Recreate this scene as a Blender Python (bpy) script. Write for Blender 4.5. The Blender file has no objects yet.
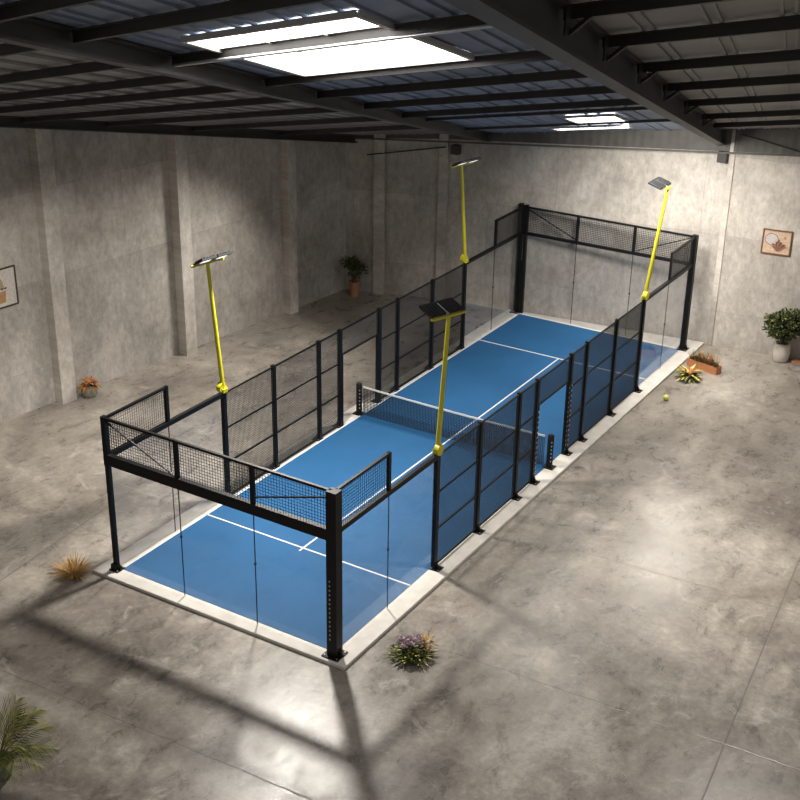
import bpy, math, random
from mathutils import Vector, Matrix
random.seed(7)
S = bpy.context.scene
COL = S.collection
V = Vector
PI = math.pi
S.view_settings.view_transform = 'Standard'
S.view_settings.look = 'None'
S.view_settings.gamma = 1.0
S.view_settings.exposure = 0.0
S.view_settings.use_curve_mapping = False

# ------------------------------------------------------------ mesh builder
class MB:
    def __init__(s): s.v = []; s.f = []; s.m = []; s.smooth = []
    def add(s, vs, fs, mi=0, sm=False):
        o = len(s.v)
        s.v += [tuple(p) for p in vs]
        for f in fs:
            s.f.append([i + o for i in f]); s.m.append(mi); s.smooth.append(sm)
    def box(s, x0, x1, y0, y1, z0, z1, mi=0):
        vs = [(x, y, z) for z in (z0, z1) for y in (y0, y1) for x in (x0, x1)]
        s.add(vs, [(0, 2, 3, 1), (4, 5, 7, 6), (0, 1, 5, 4), (2, 6, 7, 3), (0, 4, 6, 2), (1, 3, 7, 5)], mi)
    def beam(s, a, b, w, h, up=(0, 0, 1), mi=0):
        """box from a to b; w across, h along up"""
        a = V(a); b = V(b); d = (b - a).normalized(); up = V(up)
        sd = d.cross(up).normalized(); u = sd.cross(d).normalized()
        vs = []
        for p in (a, b):
            for i, j in ((-1, -1), (1, -1), (1, 1), (-1, 1)):
                vs.append(p + sd * (w / 2 * i) + u * (h / 2 * j))
        s.add(vs, [(0, 3, 2, 1), (4, 5, 6, 7), (0, 1, 5, 4), (1, 2, 6, 5), (2, 3, 7, 6), (3, 0, 4, 7)], mi)
    def ibeam(s, a, b, w, h, t=.02, up=(0, 0, 1)):
        a = V(a); b = V(b); d = (b - a).normalized(); sd = d.cross(V(up)).normalized(); u = sd.cross(d).normalized()
        s.beam(a, b, t, h, up); k = u * (h / 2 - t / 2)
        s.beam(a + k, b + k, w, t * 1.4, up); s.beam(a - k, b - k, w, t * 1.4, up)
    def tube(s, pts, r, n=8, mi=0, caps=True):
        pts = [V(p) for p in pts]
        rs = r if isinstance(r, (list, tuple)) else [r] * len(pts)
        vs = []; fs = []
        d0 = (pts[1] - pts[0]).normalized()
        ref = V((0, 0, 1)) if abs(d0.z) < .9 else V((1, 0, 0))
        for i, p in enumerate(pts):
            d = (pts[min(i + 1, len(pts) - 1)] - pts[max(i - 1, 0)]).normalized()
            sd = d.cross(ref).normalized(); u = sd.cross(d)
            for k in range(n):
                a = 2 * PI * k / n
                vs.append(p + sd * math.cos(a) * rs[i] + u * math.sin(a) * rs[i])
        for i in range(len(pts) - 1):
            for k in range(n):
                k2 = (k + 1) % n
                fs.append((i * n + k, i * n + k2, (i + 1) * n + k2, (i + 1) * n + k))
        s.add(vs, fs, mi, True)
        if caps:
            o = len(vs)
            s.add(vs[:n], [tuple(range(n))[::-1]], mi); s.add(vs[-n:], [tuple(range(n))], mi)
    def lathe(s, c, prof, n=20, mi=0):
        c = V(c); vs = []; fs = []
        for r, z in prof:
            for k in range(n):
                a = 2 * PI * k / n
                vs.append(c + V((r * math.cos(a), r * math.sin(a), z)))
        for i in range(len(prof) - 1):
            for k in range(n):
                k2 = (k + 1) % n
                fs.append((i * n + k, i * n + k2, (i + 1) * n + k2, (i + 1) * n + k))
        s.add(vs, fs, mi, True)
        s.add(vs[:n], [tuple(range(n))[::-1]], mi)
    def wires(s, o, u, v, W, H, pitch, t, jit=0, mi=0):
        """welded grid: o corner, u/v unit axes"""
        o = V(o); u = V(u).normalized(); v = V(v).normalized(); nrm = u.cross(v)
        def wire(a, b, side):
            q = [side * t / 2, nrm * t / 2]
            vs = []
            for p in (a, b): vs += [p - q[0], p - q[1], p + q[0], p + q[1]]
            s.add(vs, [(0, 1, 5, 4), (1, 2, 6, 5), (2, 3, 7, 6), (3, 0, 4, 7)], mi)
        n = max(1, round(W / pitch))
        for i in range(1, n):
            a = o + u * (W * i / n); wire(a, a + v * H, u)
        n = max(1, round(H / pitch))
        for i in range(1, n):
            a = o + v * (H * i / n) + nrm * t * .5; wire(a, a + u * W, v)
    def leaf(s, base, d, up, L, W, mi=0, droop=.25):
        d = V(d).normalized(); sd = d.cross(V(up))
        if sd.length < 1e-3: sd = d.cross(V((1, 0, 0)))
        sd.normalize(); n = sd.cross(d).normalized(); b = V(base)
        m = b + d * L * .5 + n * L * .06; e = b + d * L - n * L * droop
        vs = [b, m + sd * W / 2 + n * W * .12, m, m - sd * W / 2 + n * W * .12, e]
        s.add(vs, [(0, 1, 2), (0, 2, 3), (1, 4, 2), (2, 4, 3)], mi)

def root_loc(p):
    while p.parent: p = p.parent
    return p.location.copy()

def obj(name, mb, mats, parent=None, origin=None, bevel=0):
    if parent: off = root_loc(parent)
    else: off = V(origin) if origin else V((0, 0, 0))
    me = bpy.data.meshes.new(name)
    me.from_pydata([(x - off.x, y - off.y, z - off.z) for x, y, z in mb.v], [], mb.f)
    if not isinstance(mats, (list, tuple)): mats = [mats]
    for m in mats: me.materials.append(m)
    for p, mi, sm in zip(me.polygons, mb.m, mb.smooth):
        p.material_index = mi; p.use_smooth = sm
    me.update()
    o = bpy.data.objects.new(name, me); COL.objects.link(o)
    if parent: o.parent = parent
    else: o.location = off
    if bevel:
        b = o.modifiers.new('bevel', 'BEVEL'); b.width = bevel; b.segments = 2
    return o

def thing(name, label, cat, loc, group=None):
    o = bpy.data.objects.new(name, None); COL.objects.link(o)
    o.empty_display_size = .2; o.location = loc
    o['label'] = label; o['category'] = cat
    if group: o['group'] = group
    return o

def tag(o, label, cat, group=None):
    o['label'] = label; o['category'] = cat
    if group: o['group'] = group
    return o

def structure(o): o['kind'] = 'structure'; return o

# ------------------------------------------------------------ materials
def mat(name, col=(.5, .5, .5), rough=.6, metal=0, spec=.5, var=0, vscale=5, emis=None, estr=0):
    m = bpy.data.materials.new(name); m.use_nodes = True
    nt = m.node_tree; b = nt.nodes['Principled BSDF']
    b.inputs['Base Color'].default_value = (*col, 1)
    b.inputs['Roughness'].default_value = rough
    b.inputs['Metallic'].default_value = metal
    b.inputs['Specular IOR Level'].default_value = spec
    if emis:
        b.inputs['Emission Color'].default_value = (*emis, 1); b.inputs['Emission Strength'].default_value = estr
    if var:
        N = nt.nodes; L = nt.links
        tc = N.new('ShaderNodeTexCoord'); nz = N.new('ShaderNodeTexNoise')
        nz.inputs['Scale'].default_value = vscale; nz.inputs['Detail'].default_value = 3
        L.new(tc.outputs['Object'], nz.inputs['Vector'])
        r = N.new('ShaderNodeValToRGB')
        r.color_ramp.elements[0].position = .3; r.color_ramp.elements[1].position = .7
        r.color_ramp.elements[0].color = (*[c * (1 - var) for c in col], 1)
        r.color_ramp.elements[1].color = (*[min(1, c * (1 + var)) for c in col], 1)
        L.new(nz.outputs['Fac'], r.inputs['Fac']); L.new(r.outputs['Color'], b.inputs['Base Color'])
    return m

class NG:
    """small node helper"""
    def __init__(s, m): s.t = m.node_tree; s.N = s.t.nodes; s.L = s.t.links; s.b = s.N['Principled BSDF']
    def lk(s, a, b): s.L.new(a, b)
    def setin(s, sock, v):
        if hasattr(v, 'is_linked') or hasattr(v, 'links'): s.L.new(v, sock)
        else: sock.default_value = v
    def math(s, op, a, b=None, c=None, clamp=False):
        n = s.N.new('ShaderNodeMath'); n.operation = op; n.use_clamp = clamp
        s.setin(n.inputs[0], a)
        if b is not None: s.setin(n.inputs[1], b)
        if c is not None: s.setin(n.inputs[2], c)
        return n.outputs[0]
    def noise(s, vec, scale, detail=4, rough=.55, dist=0):
        n = s.N.new('ShaderNodeTexNoise'); s.lk(vec, n.inputs['Vector'])
        n.inputs['Scale'].default_value = scale; n.inputs['Detail'].default_value = detail
        n.inputs['Roughness'].default_value = rough; n.inputs['Distortion'].default_value = dist
        return n.outputs['Fac']
    def mapv(s, vec, scale=(1, 1, 1), rot=(0, 0, 0), loc=(0, 0, 0)):
        n = s.N.new('ShaderNodeMapping'); s.lk(vec, n.inputs['Vector'])
        n.inputs['Scale'].default_value = scale; n.inputs['Rotation'].default_value = rot; n.inputs['Location'].default_value = loc
        return n.outputs[0]
    def ramp(s, fac, stops):
        n = s.N.new('ShaderNodeValToRGB'); s.lk(fac, n.inputs['Fac'])
        e = n.color_ramp.elements
        while len(e) < len(stops): e.new(.5)
        for el, (p, c) in zip(e, stops):
            el.position = p; el.color = (*c, 1) if len(c) == 3 else c
        return n.outputs['Color']
    def mix(s, fac, a, b, mode='MIX'):
        n = s.N.new('ShaderNodeMix'); n.data_type = 'RGBA'; n.blend_type = mode
        s.setin(n.inputs[0], fac); s.setin(n.inputs[6], a); s.setin(n.inputs[7], b)
        return n.outputs[2]
    def line(s, coord, at, hw):
        """1 on a line |coord-at|<hw, soft"""
        d = s.math('ABSOLUTE', s.math('SUBTRACT', coord, at))
        return s.math('SUBTRACT', 1.0, s.math('DIVIDE', d, hw), clamp=True)
    def bump(s, h, strength, dist=.02):
        n = s.N.new('ShaderNodeBump'); s.setin(n.inputs['Height'], h)
        n.inputs['Strength'].default_value = strength; n.inputs['Distance'].default_value = dist
        s.lk(n.outputs[0], s.b.inputs['Normal'])

def concrete_floor():
    m = mat('floor_concrete'); g = NG(m)
    tc = g.N.new('ShaderNodeTexCoord').outputs['Object']
    sx = g.N.new('ShaderNodeSeparateXYZ'); g.lk(tc, sx.inputs[0]); x, y = sx.outputs[0], sx.outputs[1]
    big = g.noise(tc, .33, 5, .62, .8)
    mid = g.noise(g.mapv(tc, (1, .6, 1), (0, 0, .5)), 1.9, 10, .72, .35)
    fine = g.noise(tc, 7, 10, .78, .1)
    c = g.ramp(big, [(.34, (.18, .157, .132)), (.5, (.262, .234, .20)), (.66, (.36, .326, .282))])
    c = g.mix(.65, c, g.ramp(mid, [(.32, (.25, .25, .25)), (.5, (.5, .5, .5)), (.68, (.72, .715, .70))]), 'OVERLAY')
    c = g.mix(.6, c, g.ramp(fine, [(.33, (.3, .3, .3)), (.5, (.5, .5, .5)), (.68, (.72, .72, .72))]), 'OVERLAY')
    # pale flaking patches with an outline of their own
    pt = g.noise(tc, 1.1, 9, .75, 1.2)
    pale = g.ramp(pt, [(.58, (0, 0, 0)), (.63, (1, 1, 1))])
    c = g.mix(g.math('MULTIPLY', pale, .28), c, (.60, .57, .52, 1))
    # saw joints
    ul = g.math('ADD', x, g.math('MULTIPLY', y, .095))
    wob = g.math('MULTIPLY', g.math('SUBTRACT', g.noise(tc, 2.2, 3), .5), .10)
    cr = g.math('ADD', g.math('SUBTRACT', y, g.math('MULTIPLY', x, .045)), wob)
    j = g.math('MAXIMUM', g.line(ul, 7.82, .028), g.line(ul, -8.1, .028))
    for k in range(-2, 5):
        j = g.math('MAXIMUM', j, g.line(cr, 1.38 + 5.15 * k, .02))
    halo = g.math('MAXIMUM', g.line(ul, 7.82, .16), 0)
    c = g.mix(g.math('MULTIPLY', g.math('MULTIPLY', halo, fine), .7), c, (.19, .17, .15, 1))
    c = g.mix(g.math('MULTIPLY', j, .72), c, (.12, .105, .09, 1))
    g.lk(c, g.b.inputs['Base Color'])
    r = g.ramp(mid, [(.3, (.22, .22, .22)), (.7, (.40, .40, .40))])
    g.lk(r, g.b.inputs['Roughness'])
    g.b.inputs['Specular IOR Level'].default_value = .5
    h = g.math('SUBTRACT', g.math('ADD', g.math('MULTIPLY', fine, .5), mid), g.math('MULTIPLY', j, .8))
    g.bump(h, .16, .03)
    return m

def concrete_wall(name, along, tone=1.0, lines=True):
    """along: unit xy direction of the wall"""
    m = mat(name); g = NG(m)
    tc = g.N.new('ShaderNodeTexCoord').outputs['Object']
    sx = g.N.new('ShaderNodeSeparateXYZ'); g.lk(tc, sx.inputs[0]); x, y, z = sx.outputs
    u = g.math('ADD', g.math('MULTIPLY', x, along[0]), g.math('MULTIPLY', y, along[1]))
    cb = g.N.new('ShaderNodeCombineXYZ'); g.lk(u, cb.inputs[0]); g.lk(z, cb.inputs[2]); P = cb.outputs[0]
    big = g.noise(P, .5, 5, .6, .5)
    streak = g.noise(g.mapv(P, (1.2, 1, .55)), 1.1, 6, .65, .3)
    fine = g.noise(g.mapv(P, (1.4, 1, .8)), 4, 10, .76)
    T = lambda c: tuple(v * tone for v in c)
    c = g.ramp(big, [(.3, T((.33, .30, .262))), (.5, T((.43, .395, .35))), (.7, T((.53, .495, .445)))])
    c = g.mix(.5, c, g.ramp(streak, [(.3, (.33, .33, .33)), (.5, (.5, .5, .5)), (.72, (.63, .63, .62))]), 'OVERLAY')
    c = g.mix(.65, c, g.ramp(fine, [(.33, (.3, .3, .3)), (.5, (.5, .5, .5)), (.68, (.7, .7, .7))]), 'OVERLAY')
    vo = g.N.new('ShaderNodeTexVoronoi'); vo.inputs['Scale'].default_value = 2.1; g.lk(P, vo.inputs['Vector'])
    pore = g.math('SUBTRACT', 1.0, g.math('DIVIDE', vo.outputs['Distance'], .05), clamp=True)
    c = g.mix(g.math('MULTIPLY', pore, .8), c, (.07, .06, .05, 1))
    if lines:
        br = g.N.new('ShaderNodeTexBrick'); cb2 = g.N.new('ShaderNodeCombineXYZ'); g.lk(u, cb2.inputs[0])
        g.lk(g.math('ADD', g.math('ADD', z, 1.35), g.math('MULTIPLY', g.math('SUBTRACT', g.noise(P, .9, 3), .5), .10)), cb2.inputs[1])
        g.lk(cb2.outputs[0], br.inputs['Vector'])
        br.inputs['Scale'].default_value = 1; br.inputs['Brick Width'].default_value = 4.85; br.inputs['Row Height'].default_value = 2.55
        br.inputs['Mortar Size'].default_value = .012; br.inputs['Mortar Smooth'].default_value = .5; br.offset = .5
        br.inputs['Color1'].default_value = (.42, .42, .425, 1); br.inputs['Color2'].default_value = (.54, .54, .535, 1); br.inputs['Mortar'].default_value = (.36, .36, .36, 1)
        c = g.mix(.8, c, br.outputs['Color'], 'OVERLAY')
        wob = g.math('MULTIPLY', g.math('SUBTRACT', g.noise(P, .8, 3), .5), .12)
        zz = g.math('ADD', z, wob)
        j = g.line(zz, 5.0, .0001)
        j = g.math('MAXIMUM', j, g.line(zz, 2.05, .010))
        c = g.mix(g.math('MULTIPLY', j, .26), c, (.17, .15, .13, 1))
    g.lk(c, g.b.inputs['Base Color'])
    g.b.inputs['Roughness'].default_value = .85
    g.bump(g.math('ADD', g.math('MULTIPLY', fine, .4), streak), .3, .03)
    return m

def glass_mat():
    m = bpy.data.materials.new('court_glass'); m.use_nodes = True
    nt = m.node_tree; N = nt.nodes; L = nt.links; N.remove(N['Principled BSDF'])
    out = N['Material Output']
    tr = N.new('ShaderNodeBsdfTransparent'); tr.inputs['Color'].default_value = (.95, .95, .95, 1)
    gl = N.new('ShaderNodeBsdfGlossy'); gl.inputs['Roughness'].default_value = .03
    gl.inputs['Color'].default_value = (.9, .93, .95, 1)
    lw = N.new('ShaderNodeLayerWeight'); lw.inputs['Blend'].default_value = .5
    pw = N.new('ShaderNodeMath'); pw.operation = 'POWER'; pw.inputs[1].default_value = 4
    L.new(lw.outputs['Facing'], pw.inputs[0])
    fr = N.new('ShaderNodeMath'); fr.operation = 'MULTIPLY_ADD'; fr.inputs[1].default_value = .5; fr.inputs[2].default_value = .03
    L.new(pw.outputs[0], fr.inputs[0])
    mx = N.new('ShaderNodeMixShader')
    L.new(fr.outputs[0], mx.inputs[0]); L.new(tr.outputs[0], mx.inputs[1]); L.new(gl.outputs[0], mx.inputs[2])
    L.new(mx.outputs[0], out.inputs['Surface'])
    return m

def leafmat(name, a, b, scale=9):
    m = mat(name, a, .55); g = NG(m)
    tc = g.N.new('ShaderNodeTexCoord').outputs['Object']
    c = g.ramp(g.noise(tc, scale, 2), [(.35, a), (.65, b)])
    g.lk(c, g.b.inputs['Base Color'])
    return m

M = {}
M['floor'] = concrete_floor()
WL = V((.118, 1, 0)).normalized(); WB = V((15.85, 2.0, 0)).normalized()
M['wall_left'] = concrete_wall('left_wall_concrete', (WL.x, WL.y))
M['wall_back'] = concrete_wall('back_wall_concrete', (WB.x, WB.y))
M['pillar'] = concrete_wall('pillar_concrete', (WL.x, WL.y), 1.12, False)
M['plinth'] = mat('plinth_concrete', (.60, .57, .52), .75, var=.10, vscale=3)
M['black'] = mat('black_steel', (.005, .005, .005), .5, 0, .25)
M['bolt'] = mat('bolt_metal', (.5, .5, .5), .4, .6)
M['wire'] = mat('black_wire', (.012, .012, .012), .5)
M['yellow'] = mat('yellow_paint', (.58, .52, .02), .42, var=.08, vscale=4)
M['lamp'] = mat('black_lamp_housing', (.006, .006, .007), .35)
M['led'] = mat('led_strip', (.9, .9, .9), .3, emis=(1, .98, .95), estr=1.2)
M['glass'] = glass_mat()
M['silver'] = mat('silver_metal', (.6, .6, .6), .3, .8)
M['line'] = mat('white_line_paint', (.62, .62, .62), .7)
M['tape'] = mat('net_tape', (.66, .66, .64), .8)
def turf():
    m = mat('blue_turf'); g = NG(m)
    tc = g.N.new('ShaderNodeTexCoord').outputs['Object']
    c = g.ramp(g.noise(tc, .5, 3), [(.3, (.012, .078, .190)), (.7, (.015, .094, .225))])
    c = g.mix(.25, c, g.ramp(g.noise(tc, 60, 2), [(.3, (.35, .35, .35)), (.7, (.65, .65, .65))]), 'OVERLAY')
    g.lk(c, g.b.inputs['Base Color']); g.b.inputs['Roughness'].default_value = .8
    g.b.inputs['Specular IOR Level'].default_value = .3
    return m
M['turf'] = turf()
M['steel_dark'] = mat('dark_roof_steel', (.048, .044, .040), .55, .2, var=.15, vscale=1.5)
M['sheet'] = mat('grey_roof_sheet', (.27, .25, .235), .6, var=.15, vscale=.8)
M['sheet_skylit'] = mat('sky_tinted_roof_sheet', (.19, .23, .31), .6, var=.15, vscale=.8)  # middle bay sheets, bluish light put into their colour
M['sky_pane'] = mat('skylight_pane', (.9, .9, .9), .5, emis=(1, .985, .96), estr=9)
M['frame_pale'] = mat('skylight_frame', (.45, .43, .40), .6)
M['terracotta'] = mat('terracotta', (.42, .19, .085), .75, var=.1)
M['white_pot'] = mat('white_ceramic', (.62, .57, .51), .6)
M['grey_pot'] = mat('grey_stone_pot', (.20, .19, .15), .8, var=.25, vscale=20)
M['wood_box'] = mat('orange_wood', (.50, .21, .085), .6, var=.15, vscale=12)
M['wood_dark'] = mat('brown_wood', (.20, .10, .05), .6, var=.2, vscale=12)
M['soil'] = mat('dark_soil', (.04, .028, .018), .95)
M['bark'] = mat('bark', (.11, .075, .045), .9, var=.2, vscale=15)

# ------------------------------------------------------------ roof plane
RA, RB, RD = -.15145, .22191, 11.736
def rz(x, y, h=0): return RD - RA * x - RB * y - h
RN = V((RA, RB, 1)).normalized()

# ------------------------------------------------------------ floor and walls
fb = MB(); fb.box(-16, 20, -22, 24, -.3, 0)
structure(obj('floor', fb, M['floor']))

C0 = V((-12.32, 19.40, 0))                     # inner back left corner
def wl(y): return -14.2 + .118 * (y - 3.92)
def wb(x): return 19.40 + (x + 12.35) * 2.0 / 15.85 if x > -9.05 else 19.8164 + (x + 9.05) * .29

def wall_strip(p, q, out, thick=.25, up=.12):
    """wall from p to q with the sloping top under the roof"""
    mb = MB(); n = 12; vs = []
    for i in range(n + 1):
        a = V(p).lerp(V(q), i / n)
        for o in (0, thick):
            b = a + V(out) * o
            vs += [(b.x, b.y, 0), (b.x, b.y, rz(a.x, a.y) + (.0))]
    fs = []
    for i in range(n):
        k = i * 4; l = k + 4
        fs += [(k, l, l + 1, k + 1), (k + 2, k + 3, l + 3, l + 2), (k + 1, l + 1, l + 3, k + 3), (k, k + 2, l + 2, l)]
    e = n * 4
    fs += [(0, 1, 3, 2), (e, e + 2, e + 3, e + 1)]
    mb.add(vs, fs); return mb
OL = V((-1, .118, 0)).normalized(); OB = V((-2.0, 15.85, 0)).normalized()
structure(obj('wall_left', wall_strip((wl(-12), -12, 0), (wl(18.86), 18.86, 0), OL), M['wall_left']))
wbk = wall_strip((-9.05, wb(-9.05), 0), (9, wb(9), 0), OB)
w2 = wall_strip((-12.42, wb(-12.42), 0), (-9.05, wb(-9.05), 0), V((-.29, 1, 0)).normalized())
structure(obj('wall_back', wbk, M['wall_back']))
structure(obj('wall_back_left', w2, M['wall_back']))

# pillars
tn = 0
def trim(mb, m, origin=None):
    global tn
    tn += 1
    return structure(obj('trim_%d' % tn, mb, m, None, origin))
def pillar(p0, along, inn, width, depth, m):
    p0 = V(p0); a = V(along); i = V(inn)
    c = [p0, p0 + a * width, p0 + a * width + i * depth, p0 + i * depth]
    mb = MB(); vs = [(p.x, p.y, 0) for p in c] + [(p.x, p.y, rz(p.x, p.y) - .02) for p in c]
    mb.add(vs, [(0, 3, 2, 1), (4, 5, 6, 7), (0, 1, 5, 4), (1, 2, 6, 5), (2, 3, 7, 6), (3, 0, 4, 7)])
    return trim(mb, m)
for y, w, d in ((-3.7, .5, .32), (1.1, .5, .32), (5.93, .5, .34), (10.75, .45, .36), (15.6, .4, .30)):
    pillar((wl(y), y, 0), WL, -OL, w, d, M['pillar'])
for x, w, d in ((-11.40, .40, .12), (-9.17, .32, .12), (.46, .17, .05)):
    pillar((x, wb(x), 0), WB, -OB, w, d, M['pillar'])

# ceiling: ribbed roof sheets, one bay per sheet run
E2 = (.2756, .9613)            # across the purlins
PD = V((.9613, -.2756, 0))     # along the purlins
def Bx(y): return .10 - .325 * (y + 3.24)
def Cx(y): return 6.40 - .252 * (y + 3.87)
YN, YF = -13.0, 21.9
def roof_pt(x, y, h=0): return V((x, y, rz(x, y, h)))
def sheets(fa, fb_, name, m, nr):
    """roof sheets between two lines x=fa(y) .. fb(y) with standing seams running down the slope"""
    mb = MB()
    c = [(fa(YN), YN), (fb_(YN), YN), (fb_(YF), YF), (fa(YF), YF)]
    vs = [roof_pt(x, y, 0) for x, y in c] + [roof_pt(x, y, -.12) for x, y in c]
    mb.add(vs, [(0, 3, 2, 1), (4, 5, 6, 7), (0, 1, 5, 4), (1, 2, 6, 5), (2, 3, 7, 6), (3, 0, 4, 7)])
    for i in range(1, nr):
        t = i / nr + (.012 if i % 2 else -.008)
        a = (fa(YN) * (1 - t) + fb_(YN) * t, YN); b = (fa(YF) * (1 - t) + fb_(YF) * t, YF)
        mb.beam(roof_pt(*a, .012), roof_pt(*b, .012), .035, .045, RN)
    return mb
ce = structure(obj('ceiling', sheets(Bx, Cx, 'c', None, 15), M['sheet_skylit']))
r1 = obj('roof_sheet', sheets(Cx, lambda y: Cx(y) + 12.5, 'c', None, 32), M['sheet'], ce)
r2 = obj('roof_sheet', sheets(lambda y: min(wl(y) - .25, wl(y) - .25), Bx, 'c', None, 36), M['sheet'], ce)

# rafters
def rafter(fx, y0, y1, w, h, knees=()):
    a = roof_pt(fx(y0), y0, h / 2 + .03); b = roof_pt(fx(y1), y1, h / 2 + .03)
    mb = MB(); mb.ibeam(a, b, w, h, .03, RN)
    return trim(mb, M['steel_dark'])
rB = rafter(Bx, YN, wb(-8.1) - .05, .18, .27)
rC = rafter(Cx, YN, wb(.3) - .05, .24, .46)
def wall_bracket(x, z0, z1, par):
    mb = MB(); y = wb(x)
    mb.beam((x, y - .14, z0), (x, y - .14, z1), .28, .26, (0, 1, 0)); obj('bracket', mb, M['steel_dark'], par)
wall_bracket(.30, 6.12, 6.45, rC); wall_bracket(-8.55, 5.35, 5.65, rB)
# eave beam on the left wall
mb = MB()
a = V((wl(-12) + .50, -12, 0)); b = V((wl(18.7) + .50, 18.7, 0))
a.z = rz(a.x, a.y, .17); b.z = rz(b.x, b.y, .17)
mb.ibeam(a, b, .26, .28, .03, RN); trim(mb, M['steel_dark'])

# purlins
def hit(fx, c):
    # point on rafter line where x*E2x + y*E2y = c
    y = 0
    for _ in range(30): y = (c - fx(y) * E2[0]) / E2[1]
    return fx(y), y
def purlin(c, fa, fb_, depth=.17, drop=.0):
    xa, ya = hit(fa, c); xb, yb = hit(fb_, c)
    h = depth / 2 + .045 + drop
    a = roof_pt(xa, ya, h); b = roof_pt(xb, yb, h)
    d = (b - a).normalized(); a += d * .05; b -= d * .05
    mb = MB(); mb.beam(a, b, .012, depth, RN)
    u = RN * (depth / 2 - .006); s = d.cross(RN).normalized() * .03
    mb.beam(a + u + s, b + u + s, .06, .012, RN); mb.beam(a - u - s, b - u - s, .07, .012, RN)
    return trim(mb, M['steel_dark']), a, b
FR_ = lambda y: Cx(y) + 12.4
FL_ = lambda y: wl(y) + .36
kn = []
for c in (-9.6, -6.9, -4.05, -1.82, 1.07, 4.24, 7.87, 12.2, 16.0):
    p, a, b = purlin(c, Cx, FR_, .13)
    kn.append((p, a, b))
for c in (-9.4, -8.0, -6.55, -4.27, -1.22, 1.15, 3.89, 6.7, 8.9, 13.4):
    purlin(c, Bx, Cx, .13 if c < 8 else .07)
for c in (-8.7, -6.5, -4.57, -2.68, -.91, 1.42, 4.12, 7.3, 11.0):
    purlin(c, FL_, Bx, .13)
for p, a, b in kn[2:8]:
    d = (b - a).normalized()
    mb = MB(); mb.beam(a + d * .08 - RN * .20, a + d * .36 - RN * .05, .04, .04, RN)
    mb.beam(a + d * .08 - RN * .22, a + d * .10 + RN * .05, .16, .02, d)
    obj('knee_brace', mb, M['steel_dark'], p)
# conduit clipped under a purlin of the middle bay
mb = MB(); xa, ya = hit(Bx, -4.40); xb, yb = hit(Cx, -4.40)
mb.tube([roof_pt(xa + .2, ya - .05, .20), roof_pt((xa + xb) / 2, (ya + yb) / 2, .205), roof_pt(xb - .1, yb + .03, .20)], .022, 8)
trim(mb, M['silver'])

# fascia of dark sheet between concrete and roof
mb = MB(); n = 150; vs = []
x0, x1 = -12.2, 8.9
for i in range(n + 1):
    x = x0 + (x1 - x0) * i / n; y = wb(x) - .035 - (.02 if i % 2 else 0)
    vs += [(x, y, 6.42 + .07 * x), (x, y, rz(x, y) - .01)]
mb.add(vs, [(2 * i, 2 * i + 2, 2 * i + 3, 2 * i + 1) for i in range(n)])
mb.beam((x0, wb(x0) - .05, 6.42 + .07 * x0), (x1, wb(x1) - .05, 6.42 + .07 * x1), .05, .05)
M['fascia'] = mat('fascia_sheet', (.10, .095, .085), .7, var=.15, vscale=2)
trim(mb, M['fascia'])
# bracing rods
for (xa, za), (xb, zb) in (((-11.6, 5.05), (-8.9, 5.55)), ((.75, 7.05), (4.4, 6.35))):
    mb = MB(); mb.tube([(xa, wb(xa) - .16, za), (xb, wb(xb) - .16, zb)], .025, 6); trim(mb, M['steel_dark'])

# skylights
def skylight(name, q, npan, nrow, fr=.07, pane=None):
    """q: four roof corners (x,y): near-left, near-right, far-right, far-left"""
    Q = [V((x, y, 0)) for x, y in q]
    def at(u, v, h): 
        p = Q[0].lerp(Q[1], u).lerp(Q[3].lerp(Q[2], u), v); return roof_pt(p.x, p.y, h)
    f = MB()
    for u in (0, 1): f.beam(at(u, 0, .06), at(u, 1, .06), fr, .07, RN)
    for v in (0, 1): f.beam(at(0, v, .06), at(1, v, .06), fr, .07, RN)
    for i in range(1, npan): f.beam(at(i / npan, 0, .055), at(i / npan, 1, .055), .022, .03, RN)
    for i in range(1, nrow): f.beam(at(0, i / nrow, .055), at(1, i / nrow, .055), .05, .04, RN)
    o = structure(obj(name, f, M['frame_pale']))
    p = MB(); vs = [at(0, 0, .045), at(1, 0, .045), at(1, 1, .045), at(0, 1, .045)]
    vs += [at(0, 0, .037), at(1, 0, .037), at(1, 1, .037), at(0, 1, .037)]
    p.add(vs, [(0, 3, 2, 1), (4, 5, 6, 7), (0, 1, 5, 4), (1, 2, 6, 5), (2, 3, 7, 6), (3, 0, 4, 7)])
    obj('pane', p, pane or M['sky_pane'], o)
skylight('window_1', [(2.05, -6.05), (5.10, -6.92), (4.05, -2.55), (.55, -1.55)], 3, 1)
skylight('window_2', [(-.92, 11.5), (.60, 11.08), (.0, 13.4), (-1.6, 13.85)], 1, 1)
skylight('window_3', [(-3.6, 16.6), (-1.0, 16.0), (-1.3, 17.1), (-3.9, 17.7)], 1, 1)

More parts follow.
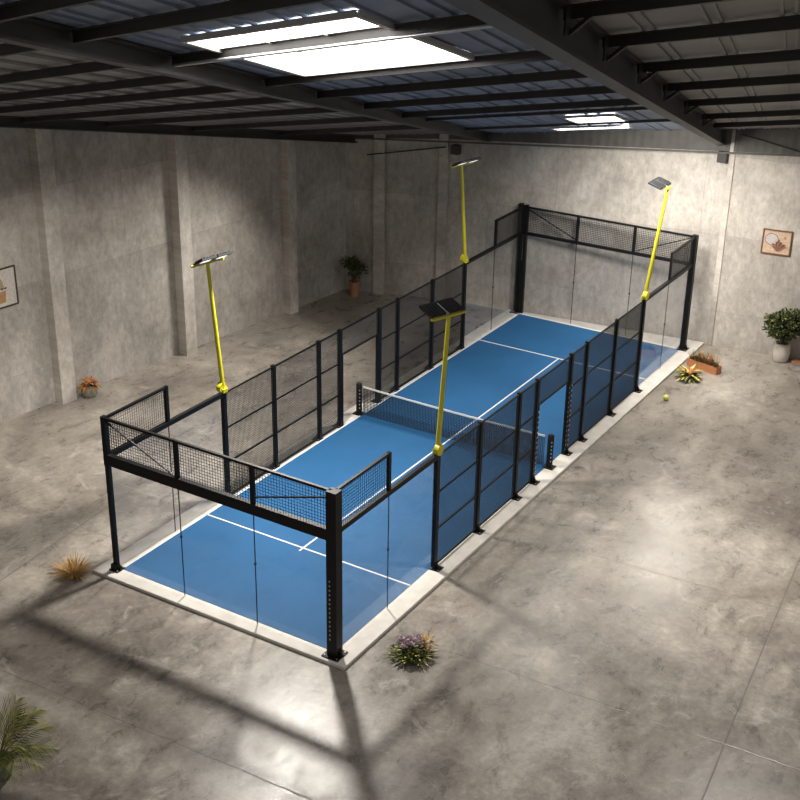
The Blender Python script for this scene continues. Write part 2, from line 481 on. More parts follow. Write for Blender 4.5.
# ------------------------------------------------------------ court slab, turf, lines
B = .08
mb = MB(); q = [(-6.45, -.33), (.40, -.27), (.40, wb(.40) - .04), (-6.45, wb(-6.45) - .04)]
vs = [(x, y, 0.0) for x, y in q] + [(x, y, B) for x, y in q]
mb.add(vs, [(0, 3, 2, 1), (4, 5, 6, 7), (0, 1, 5, 4), (1, 2, 6, 5), (2, 3, 7, 6), (3, 0, 4, 7)])
o = obj('court_plinth', mb, M['plinth'], bevel=.015)
tag(o, 'pale concrete slab carrying the fenced blue court', 'plinth')
mb = MB(); mb.box(-5.94, -.06, .07, 19.93, B, B + .012)
turfo = obj('playing_surface', mb, M['turf']); tag(turfo, 'blue padel court surface with white lines inside the fence', 'court')
for a in ((-5.94, -.06, 3.03, 3.075), (-5.94, -.06, 16.93, 16.98), (-3.025, -2.98, 2.90, 16.95), (-5.93, -5.88, .08, 19.92), (-5.93, -.07, 19.86, 19.92)):
    mb = MB(); mb.box(*a, B + .012, B + .016); obj('court_line', mb, M['line'], turfo)

# ------------------------------------------------------------ fence
H = 2.90           # side fence height above slab
T0 = B + H
def post(par, x, y, ztop, wx=.10, wy=.10, plate=True, dx=0, bolts=None, z0=B, pl=.24, name='post'):
    mb = MB(); mb.box(x - wx / 2, x + wx / 2, y - wy / 2, y + wy / 2, z0, ztop)
    if bolts:
        bx, by, z1, z2, n = bolts
        for i in range(n):
            z = z1 + (z2 - z1) * i / (n - 1)
            mb.box(bx - .014, bx + .014, by - .014, by + .014, z - .018, z + .018, 1)
    p = obj(name, mb, [M['black'], M['bolt']], par)
    if plate:
        s = MB(); s.box(x - pl / 2 + dx, x + pl / 2 + dx, y - pl / 2, y + pl / 2, B, B + .025)
        # gusset fin
        sg = 1 if dx >= 0 else -1
        xf = x + sg * wx / 2
        s.add([(xf, y - .03, B + .02), (xf, y + .03, B + .02), (xf + sg * .09, y - .03, B + .02), (xf + sg * .09, y + .03, B + .02), (xf, y - .03, B + .20), (xf, y + .03, B + .20)],
              [(0, 2, 4), (1, 5, 3), (2, 3, 5, 4), (0, 1, 3, 2), (0, 4, 5, 1)])
        for ax in (-.38, .38):
            for ay in (-.38, .38):
                s.box(x + dx + ax * pl - .012, x + dx + ax * pl + .012, y + ay * pl - .012, y + ay * pl + .012, B + .025, B + .04, 1)
        obj('base_plate', s, [M['black'], M['bolt']], p)
    return p

def side_fence(X, sg, name, label):
    """sg=+1 fence on the right (outside is +x), -1 on the left"""
    t = thing(name, label, 'fence', (X, 10, B), 'mesh side fences of the court')
    # posts
    for y in (4, 6, 8, 12, 14, 16):
        w = .12 if y in (4, 16) else .10
        post(t, X, y, T0 + .03, .10, w, dx=sg * .07)
    for y in (9, 11):
        yo = y + (.055 if y == 9 else -.055) * 0
        post(t, X, y, T0 + .03, .10, .12, dx=sg * .07, bolts=(X + sg * .052, y + (.035 if sg > 0 else .03), B + .25, B + 2.0, 13))
        f = MB(); yy = y + (.085 if y == 9 else -.085)
        f.box(X - .045, X + .045, yy - .025, yy + .025, B, B + 2.14)
        for i in range(14):
            z = B + .15 + i * .14; f.box(X + sg * .045 - .008, X + sg * .045 + .008, yy - .01, yy + .01, z - .02, z + .02, 1)
        obj('door_jamb', f, [M['black'], M['bolt']], t)
    mx = X - sg * .0
    for y0, y1 in ((4, 6), (6, 8), (8, 9), (11, 12), (12, 14), (14, 16)):
        a, b = y0 + .055, y1 - .055
        m = MB(); m.wires((mx, a, B + .06), (0, 1, 0), (0, 0, 1), b - a, H - .09, .05, .014)
        p = obj('mesh_panel', m, M['wire'], t)
        for z in (B + .06, B + .06 + (H - .09) / 3, B + .06 + (H - .09) * 2 / 3, T0 - .02):
            r = MB(); r.box(X - .02, X + .02, a - .01, b + .01, z - .018, z + .018); obj('rail', r, M['black'], p)
    a, b = 9.055, 10.945
    m = MB(); m.wires((mx, a, B + 2.15), (0, 1, 0), (0, 0, 1), b - a, H - 2.17, .05, .014)
    p = obj('mesh_panel', m, M['wire'], t)
    for z in (B + 2.15, T0 - .02):
        r = MB(); r.box(X - .02, X + .02, a - .01, b + .01, z - .018, z + .018); obj('rail', r, M['black'], p)
    return t
side_fence(0, 1, 'side_fence', 'right hand black mesh side fence, nearer to the empty open floor')
side_fence(-6, -1, 'side_fence.001', 'left hand black mesh side fence, on the side of the pillared wall')

HB = 2.94   # beam top
HT = 3.82   # corner top
def end_enclosure(Y, s, label):
    """s=+1: the near end (court runs to +y), -1: the far end"""
    near = s > 0
    t = thing('end_enclosure', label, 'fence', (-3, Y, B), 'glass end enclosures of the court')
    zb, zt = B + HB, B + HT
    # corner posts
    if near:
        mb = MB(); 
        post(t, -.01, Y, zt, .24, .22, pl=.40, bolts=(-.05, Y - .103, B + .42, B + 1.8, 14), name='corner_post')
        post(t, -6.0, Y, zb, .10, .10, pl=.26, name='corner_post')
        k = MB(); k.box(-6.06, -5.94, Y - .06, Y + .06, zb - .27, zt + .02); obj('post_sleeve', k, M['black'], t)
        k = MB(); k.box(-6.09, -5.93, Y - .10, Y + .02, B + .02, B + .16); obj('post_foot', k, M['black'], t)
    else:
        post(t, 0.0, Y, zt + .03, .17, .17, pl=.34, name='corner_post')
        post(t, -6.10, Y, zt + .06, .15, .15, pl=.34, name='corner_post')
        post(t, -5.90, Y + .03, zt + .04, .11, .11, plate=False, name='corner_post')
        k = MB(); k.box(-6.03, -5.95, Y - .03, Y + .06, B + .0, B + 1.9); k.box(-6.03, -5.95, Y - .03, Y + .06, zb - .1, zt); obj('post_web', k, M['black'], t)
    # end beam
    bh = .25 if near else .10
    bw = .12 if near else .08
    mb = MB(); mb.box(-5.95 + (.05 if not near else 0), -.10, Y - bw / 2, Y + bw / 2, zb - bh, zb); obj('end_beam', mb, M['black'], t, bevel=0)
    # upper mesh with frame
    zr = zt - .03
    for i in range(3):
        x0 = -6 + 2 * i + (.09 if i == 0 else .045); x1 = -4 + 2 * i - (.11 if i == 2 else .045)
        m = MB(); m.wires((x0, Y, zb), (1, 0, 0), (0, 0, 1), x1 - x0, HT - HB - .03, .07 if near else .06, .013)
        p = obj('mesh_panel', m, M['wire'], t)
        r = MB(); r.box(x0 - .05, x1 + .05, Y - .03, Y + .03, zr - .03, zr + .03); obj('top_rail', r, M['black'], p)
        if i == 0:
            r = MB(); r.beam((x0, Y - s * .03, zt - .08), (x1, Y - s * .03, zb + .03), .03, .03); obj('brace', r, M['black'], p)
        if i == 2:
            r = MB(); r.beam((x0 + .05, Y - s * .03, zb + .18 if near else zb + .04), (x1, Y - s * .03, zt - .16 if near else zt - .08), .03, .03); obj('brace', r, M['black'], p)
    for x in (-4, -2):
        post(t, x, Y, zr, .09, .08, plate=False, z0=zb, name='upper_post')
    # glass panes of the end
    zg = zb - bh + .02
    for i in range(3):
        g = MB(); g.box(-6 + 2 * i + .012 + (.05 if i == 0 else 0), -4 + 2 * i - .012 - (.06 if i == 2 else 0), Y - .006, Y + .006, B + .015, zg)
        p = obj('glass_pane', g, M['glass'], t)
        if i:
            x = -6 + 2 * i
            k = MB(); k.box(x - .009, x + .009, Y - .008, Y + .008, B + .012, zg)
            for z in (1.5,): k.box(x - .022, x + .022, Y - .02, Y + .02, B + z - .02, B + z + .02)
            obj('glass_joint', k, M['black'], p)
    # returns along the two sides
    for X in (0, -6):
        xs = .0
        y0, y4 = Y, Y + s * 4
        ya, yb = min(y0 + s * .08, y4 - s * .06), max(y0 + s * .08, y4 - s * .06)
        th = .12 if near else .10
        mb = MB(); mb.box(X - .045, X + .045, ya, yb, B + HB - th, B + HB); obj('side_beam', mb, M['black'], t)
        for i in range(2):
            a = Y + s * 2 * i; b = Y + s * 2 * (i + 1)
            lo, hi = min(a, b) + .012, max(a, b) - .012
            if i == 0: lo, hi = (lo + .08, hi) if s > 0 else (lo, hi - .08)
            else: lo, hi = (lo, hi - .05) if s > 0 else (lo + .05, hi)
            g = MB(); g.box(X - .006, X + .006, lo, hi, B + .015, B + HB - th + .01)
            p = obj('glass_pane', g, M['glass'], t)
            if i == 0:
                y = Y + s * 2
                k = MB(); k.box(X - .008, X + .008, y - .009, y + .009, B + .012, B + HB - th)
                for z in (1.5,): k.box(X - .02, X + .02, y - .022, y + .022, B + z - .02, B + z + .02)
                obj('glass_joint', k, M['black'], p)
        ya, yb = sorted((Y + s * .10, Y + s * 1.97))
        m = MB(); m.wires((X, ya, zb), (0, 1, 0), (0, 0, 1), yb - ya, HT - HB - .03, .07 if near else .055, .013)
        p = obj('mesh_panel', m, M['wire'], t)
        r = MB(); r.box(X - .03, X + .03, ya - .02, yb + .03, zr - .03, zr + .03); obj('top_rail', r, M['black'], p)
        yp = Y + s * 1.99
        r = MB(); r.box(X - .035, X + .035, yp - .045, yp + .045, zb - .02, zr + .03); obj('upper_post', r, M['black'], t)
    return t
end_enclosure(0, 1, 'near glass end of the court with a thick black beam and mesh above')
end_enclosure(20, -1, 'far glass end of the court with mesh above, against the back wall')

# ------------------------------------------------------------ net
t = thing('court_net', 'dark court net with white top tape stretched across the middle', 'net', (-3, 10, B + .012))
zt = B + .90
def ztop(x): return zt - .035 * (1 - ((x + 3) / 2.9) ** 2)
m = MB(); n = 58
nx0, nx1 = -5.88, -.16
for i in range(n * 2 + 1):
    x = nx0 + (nx1 - nx0) * i / (n * 2); m.beam((x, 10, B + .03), (x, 10, ztop(x) - .03), .013, .011, (0, 1, 0))
for j in range(19):
    z0 = B + .03 + j * .046
    for k in range(12):
        xa = nx0 + (nx1 - nx0) * k / 12; xb = nx0 + (nx1 - nx0) * (k + 1) / 12
        m.beam((xa, 10, z0 * (ztop(xa) / zt)), (xb, 10, z0 * (ztop(xb) / zt)), .011, .013)
obj('net_mesh', m, M['wire'], t)
m = MB()
for k in range(12):
    xa = nx0 + (nx1 - nx0) * k / 12; xb = nx0 + (nx1 - nx0) * (k + 1) / 12
    m.beam((xa, 10, ztop(xa) - .025), (xb, 10, ztop(xb) - .02), .02, .048)
obj('net_tape', m, M['tape'], t)
for X, sg in ((-6.02, -1), (.02, 1)):
    mb = MB(); mb.tube([(X, 10, B), (X, 10, B + .94), (X, 10, B + .97)], [.085, .085, .05], 14)
    for i in range(6): mb.box(X + .06 - .01, X + .06 + .01, 10 - .075, 10 - .05, B + .2 + i * .11, B + .24 + i * .11, 1)
    p = obj('net_post', mb, [M['black'], M['bolt']], t)
    mb = MB(); mb.box(X - .15, X + .15, 9.87, 10.13, B, B + .03); obj('base_plate', mb, M['black'], p)

# ------------------------------------------------------------ floodlights
def floodlight(x, y, z, sg, lean, L, tilt, yaw, label, arm=.93, glow=False, bar=None):
    bar = bar or (-arm / 2, arm / 2)
    """sg: direction of 'inwards' in x; lean: outward offset of the pole head; tilt: inner edge raised"""
    t = thing('floodlight', label, 'lamp', (x, y, z), 'yellow floodlights on the court posts')
    top = V((x - sg * lean, y, z + L))
    mb = MB(); mb.tube([(x, y, z + .05), top], [.058, .045], 12); obj('pole', mb, M['yellow'], t)
    mb = MB(); mb.tube([(x - sg * .10, y - .02, z + .12), (x + sg * .02, y - .02, z + .12)], .13, 20)
    mb.box(x - .08, x + .08, y - .08, y + .08, z - .0, z + .10)
    obj('pole_bracket', mb, M['yellow'], t)
    yd = V((math.sin(yaw), math.cos(yaw), 0)); xd = V((math.cos(yaw), -math.sin(yaw), 0)) * sg
    mb = MB(); mb.beam(top + yd * bar[0] + V((0, 0, .02)), top + yd * bar[1] + V((0, 0, .02)), .07, .04)
    obj('cross_arm', mb, M['yellow'], t)
    d = xd * math.cos(tilt) + V((0, 0, math.sin(tilt))); u = V((0, 0, math.cos(tilt))) - xd * math.sin(tilt)
    W = arm * .46; D = .42
    for k in (-1, 1):
        a = top + yd * (k * arm * .25) + V((0, 0, .05)) + d * .05
        mb = MB(); mb.beam(a, a + d * D, W, .05, u)
        for q in range(5):      # cooling fins
            o_ = yd * (-W / 2 + W * (q + .5) / 5)
            mb.beam(a + o_ + u * .035 + d * .05, a + o_ + u * .035 + d * (D - .05), .012, .03, u)
        h = obj('lamp_head', mb, M['lamp'], t)
        mb = MB(); mb.beam(a - u * .027 + d * .13, a - u * .027 + d * (D - .13), W * .55, .01, u); obj('led_panel', mb, M['led'] if glow else M['silver'], h)
        mb = MB(); mb.beam(a - yd * (k * W * .5) - d * .02, a - yd * (k * W * .5) + d * (D - .06), .03, .04, u); obj('hinge_plate', mb, M['silver'] if sg < 0 else M['lamp'], h)
    return t
floodlight(0, 4, T0 + .03, -1, .17, 3.25, .30, .35, 'yellow floodlight pole nearest the camera on the right hand fence')
floodlight(-6, 4, T0 + .03, 1, .30, 3.20, .52, .22, 'yellow floodlight pole at the near left end of the court', glow=True)
floodlight(-6, 16, T0 + .03, 1, .25, 3.05, .42, .25, 'yellow floodlight pole at the far left of the court', arm=1.0, glow=True)
floodlight(0, 16, T0 + .03, -1, .36, 3.34, .30, .0, 'yellow floodlight pole at the far right in front of the pale back wall', arm=.80, bar=(-.12, .22))

# ------------------------------------------------------------ pictures
def picture(c, along, out, W, Hh, label, frame_m, kind):
    a = V(along).normalized(); o = V(out).normalized(); c = V(c); up = V((0, 0, 1))
    t = thing('framed_picture', label, 'picture', c)
    def q(u, v, d=0): return c + a * u + up * v + o * d
    def slab(mb, pts, d0, d1, mi=0):
        n = len(pts); vs = [q(u, v, d0) for u, v in pts] + [q(u, v, d1) for u, v in pts]
        fs = [tuple(range(n, 2 * n)), tuple(range(n))[::-1]] + [(i, (i + 1) % n, n + (i + 1) % n, n + i) for i in range(n)]
        mb.add(vs, fs, mi)
    w, h = W / 2, Hh / 2; e = .035
    f = MB()
    for x0, x1, y0, y1 in ((-w, w, h - e, h), (-w, w, -h, -h + e), (-w, -w + e, -h + e, h - e), (w - e, w, -h + e, h - e)):
        slab(f, [(x0, y0), (x1, y0), (x1, y1), (x0, y1)], .005, .05)
    obj('frame', f, frame_m, t)
    p = MB(); slab(p, [(-w + e, -h + e), (w - e, -h + e), (w - e, h - e), (-w + e, h - e)], .005, .02)
    if kind == 'leaf':
        ell = [(-.16 + .21 * math.cos(i * PI / 12) * 1.0, .08 + .19 * math.sin(i * PI / 12)) for i in range(24)]
        ell2 = [(-.16 + .19 * math.cos(i * PI / 12), .08 + .17 * math.sin(i * PI / 12)) for i in range(24)]
        slab(p, ell, .02, .023, 1); slab(p, ell2, .023, .025, 2)
        for k in range(9):
            an = math.radians(-165 + k * 37); r0 = .03
            cx, cy = .07, -.20
            tip = (cx + .23 * math.cos(math.radians(200 + k * 17.5)), cy + .03 + .19 * abs(math.sin(math.radians(20 + k * 17.5))) * (1 if k % 2 else .7))
            slab(p, [(cx - .05, cy - .09), (cx + .05, cy - .09), (tip[0] + .035, tip[1]), (tip[0] - .035, tip[1] + .02)], .025 + k * .001, .027 + k * .001, 3 if k % 2 else 4)
        slab(p, [(.0, -.08), (.1, -.1), (.09, .09), (.06, .10)], .025, .027, 3)
        slab(p, [(.2, .12), (.27, .12), (.28, .2), (.22, .21)], .02, .023, 5)
        ms = [(.46, .33, .23), (.08, .08, .09), (.42, .38, .36), (.13, .06, .035), (.24, .11, .07), (.30, .19, .10)]
    else:
        slab(p, [(-.3, -.42), (.19, -.42), (.22, -.1), (-.3, -.1)], .02, .023, 1)
        slab(p, [(.19 * math.cos(i * PI / 12) - .02, -.02 + .36 * math.sin(i * PI / 12)) for i in range(13)], .02, .023, 2)
        for k in range(5): slab(p, [(-.24 + k * .1, -.03), (-.18 + k * .1, -.05), (-.14 + k * .1, -.01), (-.2 + k * .1, .01)], .023, .026, 3)
        slab(p, [(-.22, .12), (-.06, .10), (-.05, .28), (-.16, .33)], .023, .026, 3)
        ms = [(.50, .46, .41), (.36, .20, .08), (.34, .24, .15), (.03, .025, .02)]
    mats = [mat('print_%s_%d' % (kind, i), cc, .8, var=.15, vscale=14) for i, cc in enumerate(ms)]
    obj('print', p, mats, t)
yc = 4.46
picture((wl(yc) + .005, yc, 3.87), WL, -OL, 1.16, 1.12, 'dark framed brown and white picture hanging on the left wall', mat('dark_picture_frame', (.035, .028, .02), .5), 'vase')
xc = 2.22
picture((xc, wb(xc) - .005, 3.78), WB, -OB, .90, .80, 'brown framed picture hanging on the back wall above the round bush', mat('brown_picture_frame', (.16, .075, .035), .5), 'leaf')

# ------------------------------------------------------------ plants
def rdir():
    while True:
        v = V((random.uniform(-1, 1), random.uniform(-1, 1), random.uniform(-1, 1)))
        if .05 < v.length < 1: return v.normalized()
def crown(mb, c, r, n, L, W, nm=1, clumps=10):
    cs = [(V(c) + V([a * b for a, b in zip(rdir(), r)]) * random.uniform(.35, .8)) for _ in range(clumps)]
    for i in range(n):
        k = random.choice(cs); d = rdir(); d.z = d.z * .8 + .25
        p = k + V([a * b for a, b in zip(d, r)]) * random.uniform(.15, .42)
        mb.leaf(p, d + rdir() * .6, rdir(), L * random.uniform(.7, 1.2), W, random.randrange(nm))
G_dark = leafmat('dark_leaf', (.012, .022, .008), (.04, .055, .018))
G_mid = leafmat('green_leaf', (.055, .075, .015), (.15, .155, .035))
G_yel = leafmat('yellow_leaf', (.42, .40, .06), (.60, .56, .16))
G_red = leafmat('red_leaf', (.28, .05, .02), (.42, .12, .05))
G_dry = leafmat('dry_grass', (.42, .22, .05), (.58, .34, .10))
G_dryd = leafmat('dry_grass_dark', (.14, .07, .02), (.24, .12, .03))
G_org = leafmat('orange_leaf', (.34, .13, .025), (.55, .26, .07))
G_flow = leafmat('lilac_petal', (.46, .33, .40), (.66, .52, .58))
G_palm = leafmat('palm_leaf', (.11, .125, .012), (.36, .34, .04), 3)
G_palmd = leafmat('palm_leaf_dark', (.04, .06, .01), (.10, .12, .02), 3)

# bush in terracotta pot, far corner
x, y = -11.80, 18.42
t = thing('potted_bush', 'dark potted bush in a terracotta pot in the far left corner', 'plant', (x, y, 0))
mb = MB(); mb.lathe((x, y, 0), [(.15, 0), (.19, .52), (.20, .54), (.17, .54), (.165, .46)], 20); obj('pot', mb, M['terracotta'], t)
mb = MB(); mb.lathe((x, y, .44), [(.16, 0), (.16, .03), (.0, .035)], 16); obj('soil', mb, M['soil'], t)
mb = MB()
for k in range(5):
    a = k * 1.26; mb.tube([(x, y, .45), (x + .08 * math.cos(a), y + .08 * math.sin(a), .8), (x + .25 * math.cos(a), y + .25 * math.sin(a), 1.25)], [.025, .02, .008], 6)
obj('stem', mb, M['bark'], t)
mb = MB(); crown(mb, (x, y, 1.10), (.40, .38, .48), 620, .13, .06, 2, 14); obj('foliage', mb, [G_dark, G_mid], t)

# bush in white pot by the back wall
x, y = 2.93, 21.0
t = thing('potted_bush', 'round green bush in a white pot below the picture on the back wall', 'plant', (x, y, 0))
mb = MB(); mb.lathe((x, y, 0), [(.18, 0), (.23, .06), (.265, .28), (.25, .54), (.225, .63), (.20, .63), (.21, .54)], 24); obj('pot', mb, M['white_pot'], t)
mb = MB(); mb.lathe((x, y, .49), [(.21, 0), (.21, .03), (.0, .035)], 16); obj('soil', mb, M['soil'], t)
mb = MB()
for k in range(7):
    a = k * .9; mb.tube([(x, y, .5), (x + .10 * math.cos(a), y + .10 * math.sin(a), .8), (x + .4 * math.cos(a), y + .35 * math.sin(a), 1.25)], [.03, .025, .01], 6)
obj('stem', mb, M['bark'], t)
mb = MB(); crown(mb, (x + .12, y - .36, 1.33), (.74, .40, .60), 2600, .13, .075, 2, 24); obj('foliage', mb, [G_mid, G_dark], t)

# low wooden plank by the right edge
mb = MB(); mb.beam((3.25, 21.16, .03), (4.8, 21.36, .03), .22, .06); o = obj('wooden_plank', mb, M['wood_box'], None, (3.8, 21.1, 0))
tag(o, 'brown wooden plank lying on the floor along the back wall beside the white pot', 'plank')

def blades(mb, c, n, L, spread, mi=0, w=.02, nseg=3, z0=0, rad=.1):
    for i in range(n):
        a = random.uniform(0, 2 * PI); s = random.uniform(.2, 1) * spread; l = L * random.uniform(.6, 1.1)
        b = V(c) + V((math.cos(a), math.sin(a), 0)) * random.uniform(0, rad)
        d = V((math.cos(a) * s, math.sin(a) * s, 1)).normalized(); sd = d.cross(V((0, 0, 1))).normalized()
        vs = []; fs = []
        for k in range(nseg + 1):
            q = k / nseg; p = b + d * l * q + V((math.cos(a), math.sin(a), -.6)) * l * .22 * s * q * q
            ww = w * (1 - q * .85) / 2; vs += [p - sd * ww, p + sd * ww]
        for k in range(nseg): fs.append((2 * k, 2 * k + 1, 2 * k + 3, 2 * k + 2))
        m_ = mi if not isinstance(mi, (list, tuple)) else random.choice(mi)
        mb.add(vs, fs, m_)

# orange leaved pot plant by the left wall
x, y = -13.40, 6.74
t = thing('potted_plant', 'orange leaved plant in a dark stone pot beside the left wall pillar', 'plant', (x, y, 0))
mb = MB(); mb.lathe((x, y, 0), [(.17, 0), (.23, .10), (.24, .28), (.20, .34), (.17, .34), (.18, .28)], 18); obj('pot', mb, M['grey_pot'], t)
mb = MB()
for i in range(60):
    a = random.uniform(0, 2 * PI); e = random.uniform(-.25, .9)
    d = V((math.cos(a), math.sin(a), e)).normalized()
    mb.leaf(V((x, y, .36)) + d * .08, d, (0, 0, 1), random.uniform(.2, .32), .075, random.choice((0, 0, 1, 2)), .3)
obj('foliage', mb, [G_org, G_red, G_dryd], t)

# dry grass tuft at the near left corner
mb = MB(); blades(mb, (-6.82, -.56, 0), 210, .42, 1.9, (0, 0, 1), .026, 3, 0, .20); blades(mb, (-6.56, -.72, 0), 40, .22, 1.8, (0, 1), .024, 3, 0, .12)
o = obj('grass_tuft', mb, [G_dry, G_dryd], None, (-6.82, -.56, 0)); tag(o, 'dry orange grass tuft on the floor at the near left corner of the slab', 'grass tuft')

# flower clump at the near right
x, y = 1.28, .92
t = thing('flowering_plant', 'flower clump with lilac blooms on the floor by the near right slab edge', 'plant', (x, y, 0))
mb = MB(); blades(mb, (x, y, 0), 190, .34, 1.9, (0, 0, 1, 2), .04, 3, 0, .26)
for i in range(260):
    a = random.uniform(0, 2 * PI); r = random.uniform(0, .42); d = V((math.cos(a), math.sin(a), random.uniform(.1, 1.3)))
    mb.leaf((x + r * math.cos(a), y + r * math.sin(a), .03 + .16 * (1 - r / .45)), d, (0, 0, 1), .13, .05, random.choice((0, 0, 0, 1, 2)))
obj('foliage', mb, [G_mid, G_yel, G_dark], t)
for k in range(20):
    a = random.uniform(0, 2 * PI); r = random.uniform(0, .27); c = V((x - .05 + r * math.cos(a), y - .02 + r * math.sin(a), .33 + random.uniform(-.06, .08)))
    mb = MB()
    for i in range(34):
        d = rdir(); d.z = abs(d.z); mb.leaf(c + d * .02, d, rdir(), .065, .04, 0)
    obj('flower', mb, G_flow, t)
for k in range(6):
    c = V((x + .22 + random.uniform(-.14, .16), y + .20 + random.uniform(-.15, .15), .24 + random.uniform(-.04, .05)))
    mb = MB()
    for i in range(12):
        d = rdir(); d.z = abs(d.z); mb.leaf(c, d, rdir(), .06, .035, 0)
    obj('flower', mb, G_org, t)
mb = MB(); blades(mb, (x + .0, y + .55, 0), 36, .16, 1.8, 0, .03, 2, 0, .22)
o = obj('dry_sprigs', mb, [G_dry], t)

# wooden planter box
c = V((1.10, 18.95, 0)); d = V((1, -.27, 0)).normalized(); nn = V((.27, 1, 0)).normalized()
t = thing('planter_box', 'long orange wooden planter box with reddish plants near the far right corner', 'planter', c)
mb = MB(); a, b = c - d * .54, c + d * .54
for k, (p, q, w, h) in enumerate(((a - nn * .13, b - nn * .13, .03, .24), (a + nn * .13, b + nn * .13, .03, .24))): mb.beam(p + V((0, 0, .12)), q + V((0, 0, .12)), w, h)
for p in (a, b): mb.beam(p - nn * .13 + V((0, 0, .12)), p + nn * .13 + V((0, 0, .12)), .03, .24)
obj('box', mb, M['wood_box'], t)
mb = MB(); mb.beam(a + V((0, 0, .16)), b + V((0, 0, .16)), .24, .06); obj('soil', mb, M['soil'], t)
mb = MB()
for k in range(7):
    p = a.lerp(b, .14 + k * .12); blades(mb, (p.x, p.y, .18), 34, .34 + .12 * (k % 2), .8, (0, 1, 1, 2, 3), .035, 3, 0, .10)
for i in range(120):
    p = a.lerp(b, random.uniform(.08, .92)); dd = rdir(); dd.z = abs(dd.z) + .3; mb.leaf((p.x, p.y, .2), dd, (0, 0, 1), .16, .06, random.choice((1, 2, 2)))
obj('foliage', mb, [G_red, G_mid, G_dark, G_dry], t)

# croton on the floor
x, y = .98, 17.9
t = thing('croton_plant', 'yellow and red leaved croton standing on the floor before the planter box', 'plant', (x, y, 0))
mb = MB()
for i in range(95):
    a = random.uniform(0, 2 * PI); e = random.uniform(-.1, 1.2); d = V((math.cos(a), math.sin(a), e)).normalized()
    red = e > .95
    mb.leaf(V((x, y, .08)) + d * .06, d, (0, 0, 1), random.uniform(.3, .46), .10, (3 if random.random() < .6 else 0) if red else random.choice((0, 0, 1, 2)), .2)
obj('foliage', mb, [G_yel, G_mid, G_dark, G_red], t)
mb = MB(); mb.lathe((x, y, 0), [(.14, 0), (.16, .08), (.0, .10)], 14); obj('root_ball', mb, M['soil'], t)

# ball
mb = MB(); mb.lathe((.97, 16.02, .085), [(max(.001, .085 * math.sin(i * PI / 12)), -.085 * math.cos(i * PI / 12)) for i in range(13)], 18)
o = obj('ball', mb, mat('ball_felt', (.62, .62, .12), .9, var=.1, vscale=30), None, (.97, 16.25, 0)); tag(o, 'small yellow ball lying on the floor beside the right hand fence', 'ball')

# palm at the lower left
x, y = -3.05, -6.15
t = thing('palm_plant', 'green feather palm reaching in at the lower left corner', 'plant', (x, y, 0))
mb = MB(); mb.lathe((x, y, 0), [(.2, 0), (.26, .3), (.27, .34), (.23, .34), (.22, .28)], 20); obj('pot', mb, M['grey_pot'], t)
def frond(base, az, el, L, droop, n=21):
    mb = MB(); dz = V((math.cos(az), math.sin(az), 0)); pts = []
    for i in range(n + 1):
        q = i / n; pts.append(V(base) + dz * L * q * math.cos(el) + V((0, 0, 1)) * (L * q * math.sin(el) - droop * L * q * q))
    mb.tube(pts, [.014 * (1 - .8 * i / n) for i in range(n + 1)], 5)
    sd = dz.cross(V((0, 0, 1)))
    for i in range(4, n + 1):
        q = i / n; tan = (pts[i] - pts[i - 1]).normalized(); ll = L * .38 * math.sin(PI * (.15 + .75 * q)) + .04
        for s in (-1, 1):
            dd = (tan * (.9 + q * .6) + sd * s + V((0, 0, .15))).normalized()
            p = pts[i]; up = sd.cross(tan)
            m = p + dd * ll * .5; e = p + dd * ll - V((0, 0, 1)) * ll * .22
            w = tan * .013
            mb.add([p - w * .5, m - w, m + w, p + w * .5, e], [(0, 1, 2, 3), (1, 4, 2)], random.choice((0, 0, 1)))
    return mb
for az, el, L, dr in ((.45, .6, 1.1, .35), (1.1, 1.25, 1.3, .25), (1.6, 1.2, 1.45, .3), (.55, .75, 1.35, .45), (.95, .9, 1.4, .42), (1.35, 1.0, 1.45, .40), (.15, .75, 1.3, .5), (-.35, .8, 1.25, .5), (1.9, .9, 1.3, .5), (2.8, .8, 1.2, .5), (3.8, .8, 1.2, .5), (4.9, .8, 1.2, .5), (.75, 1.15, 1.5, .40), (.35, 1.1, 1.2, .6)):
    obj('frond', frond((x, y, .32), az, el, L, dr), [G_palm, G_palmd], t)

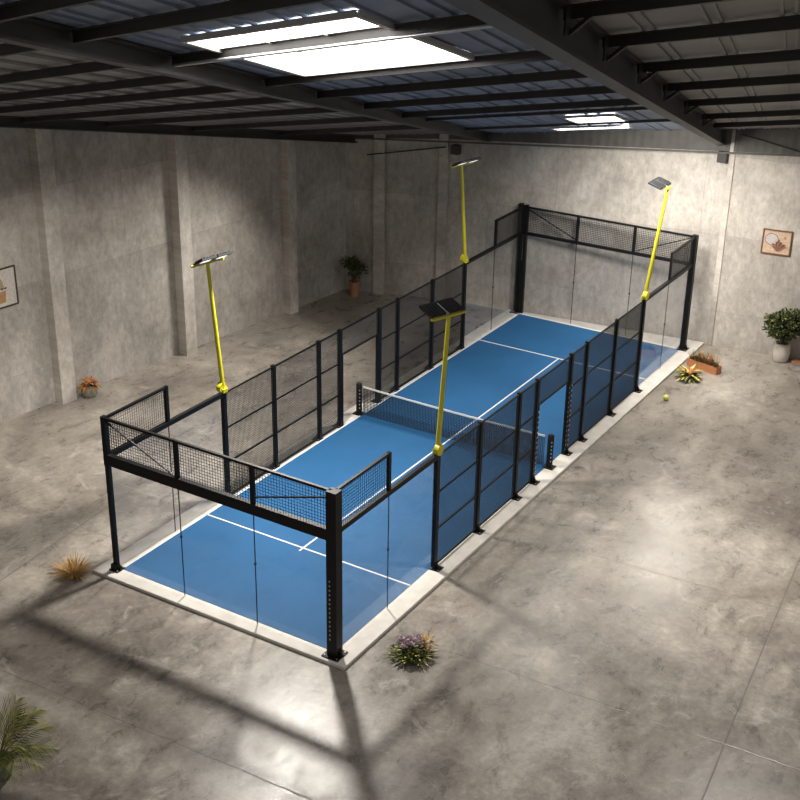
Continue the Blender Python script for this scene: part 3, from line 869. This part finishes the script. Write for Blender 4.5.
# ------------------------------------------------------------ added area lights under the roof, without lamp fixtures
def area(name, loc, size, power, target=None, col=(1, .95, .88), shape='DISK', sy=None, spread=125):
    l = bpy.data.lights.new(name, 'AREA'); l.energy = power; l.spread = math.radians(spread); l.color = col; l.shape = shape; l.size = size
    if sy: l.size_y = sy
    o = bpy.data.objects.new(name, l); COL.objects.link(o); o.location = loc
    if target is not None:
        o.rotation_euler = (V(target) - V(loc)).to_track_quat('-Z', 'Y').to_euler()
    return o
area('key_light', (-4.95, 5.3, 9.2), .9, 1200, (-3.4, 2.8, 0), spread=130)  # added under the roof to cast the court frame's shadows
area('back_light', (.75, 17.9, 6.9), .9, 260, (1.5, 17.0, 0), spread=140)  # added near the back wall, also gives the floor highlight
area('wall_wash', (-.3, 15.2, 7.6), 2.0, 390, (-.2, 21.0, 1.6), spread=108)  # added to brighten the back wall, no fixture here
area('court_fill', (-3.2, 12.5, 7.9), 1.6, 260, spread=120)  # added fill over the court, no lamp hangs here
area('left_fill', (-8.8, 13.2, 5.8), 1.8, 165, (-12.0, 9.6, 0), spread=110)  # added fill for the left wall, no fixture
area('left_front_fill', (-9.0, 2.5, 7.0), 1.8, 130, (-12.6, 4.5, 0), spread=110)  # added fill for the nearer part of the left wall
area('hall_fill', (6.5, 8.0, 8.6), 1.8, 380, spread=120)  # added fill for the floor on the right, no lamp hangs here

w = bpy.data.worlds.new('world'); S.world = w; w.use_nodes = True
bg = w.node_tree.nodes['Background']; bg.inputs[0].default_value = (1.0, .95, .90, 1); bg.inputs[1].default_value = .24

# ------------------------------------------------------------ camera
cam = bpy.data.cameras.new('camera'); co = bpy.data.objects.new('camera', cam); COL.objects.link(co)
cam.sensor_fit = 'HORIZONTAL'; cam.sensor_width = 36; cam.lens = 36 * 1288 / 800; cam.clip_end = 200
R3 = Matrix(((.8498, .2302, -.4742), (.5269, -.3446, .7769), (.0155, -.9101, -.4141)))   # columns: right, down, forward
r = V((R3[0][0], R3[1][0], R3[2][0])); dn = V((R3[0][1], R3[1][1], R3[2][1])); f = V((R3[0][2], R3[1][2], R3[2][2]))
mw = Matrix((( r.x, -dn.x, -f.x, 12.463), (r.y, -dn.y, -f.y, -18.038), (r.z, -dn.z, -f.z, 15.806), (0, 0, 0, 1)))
co.matrix_world = mw
S.camera = co
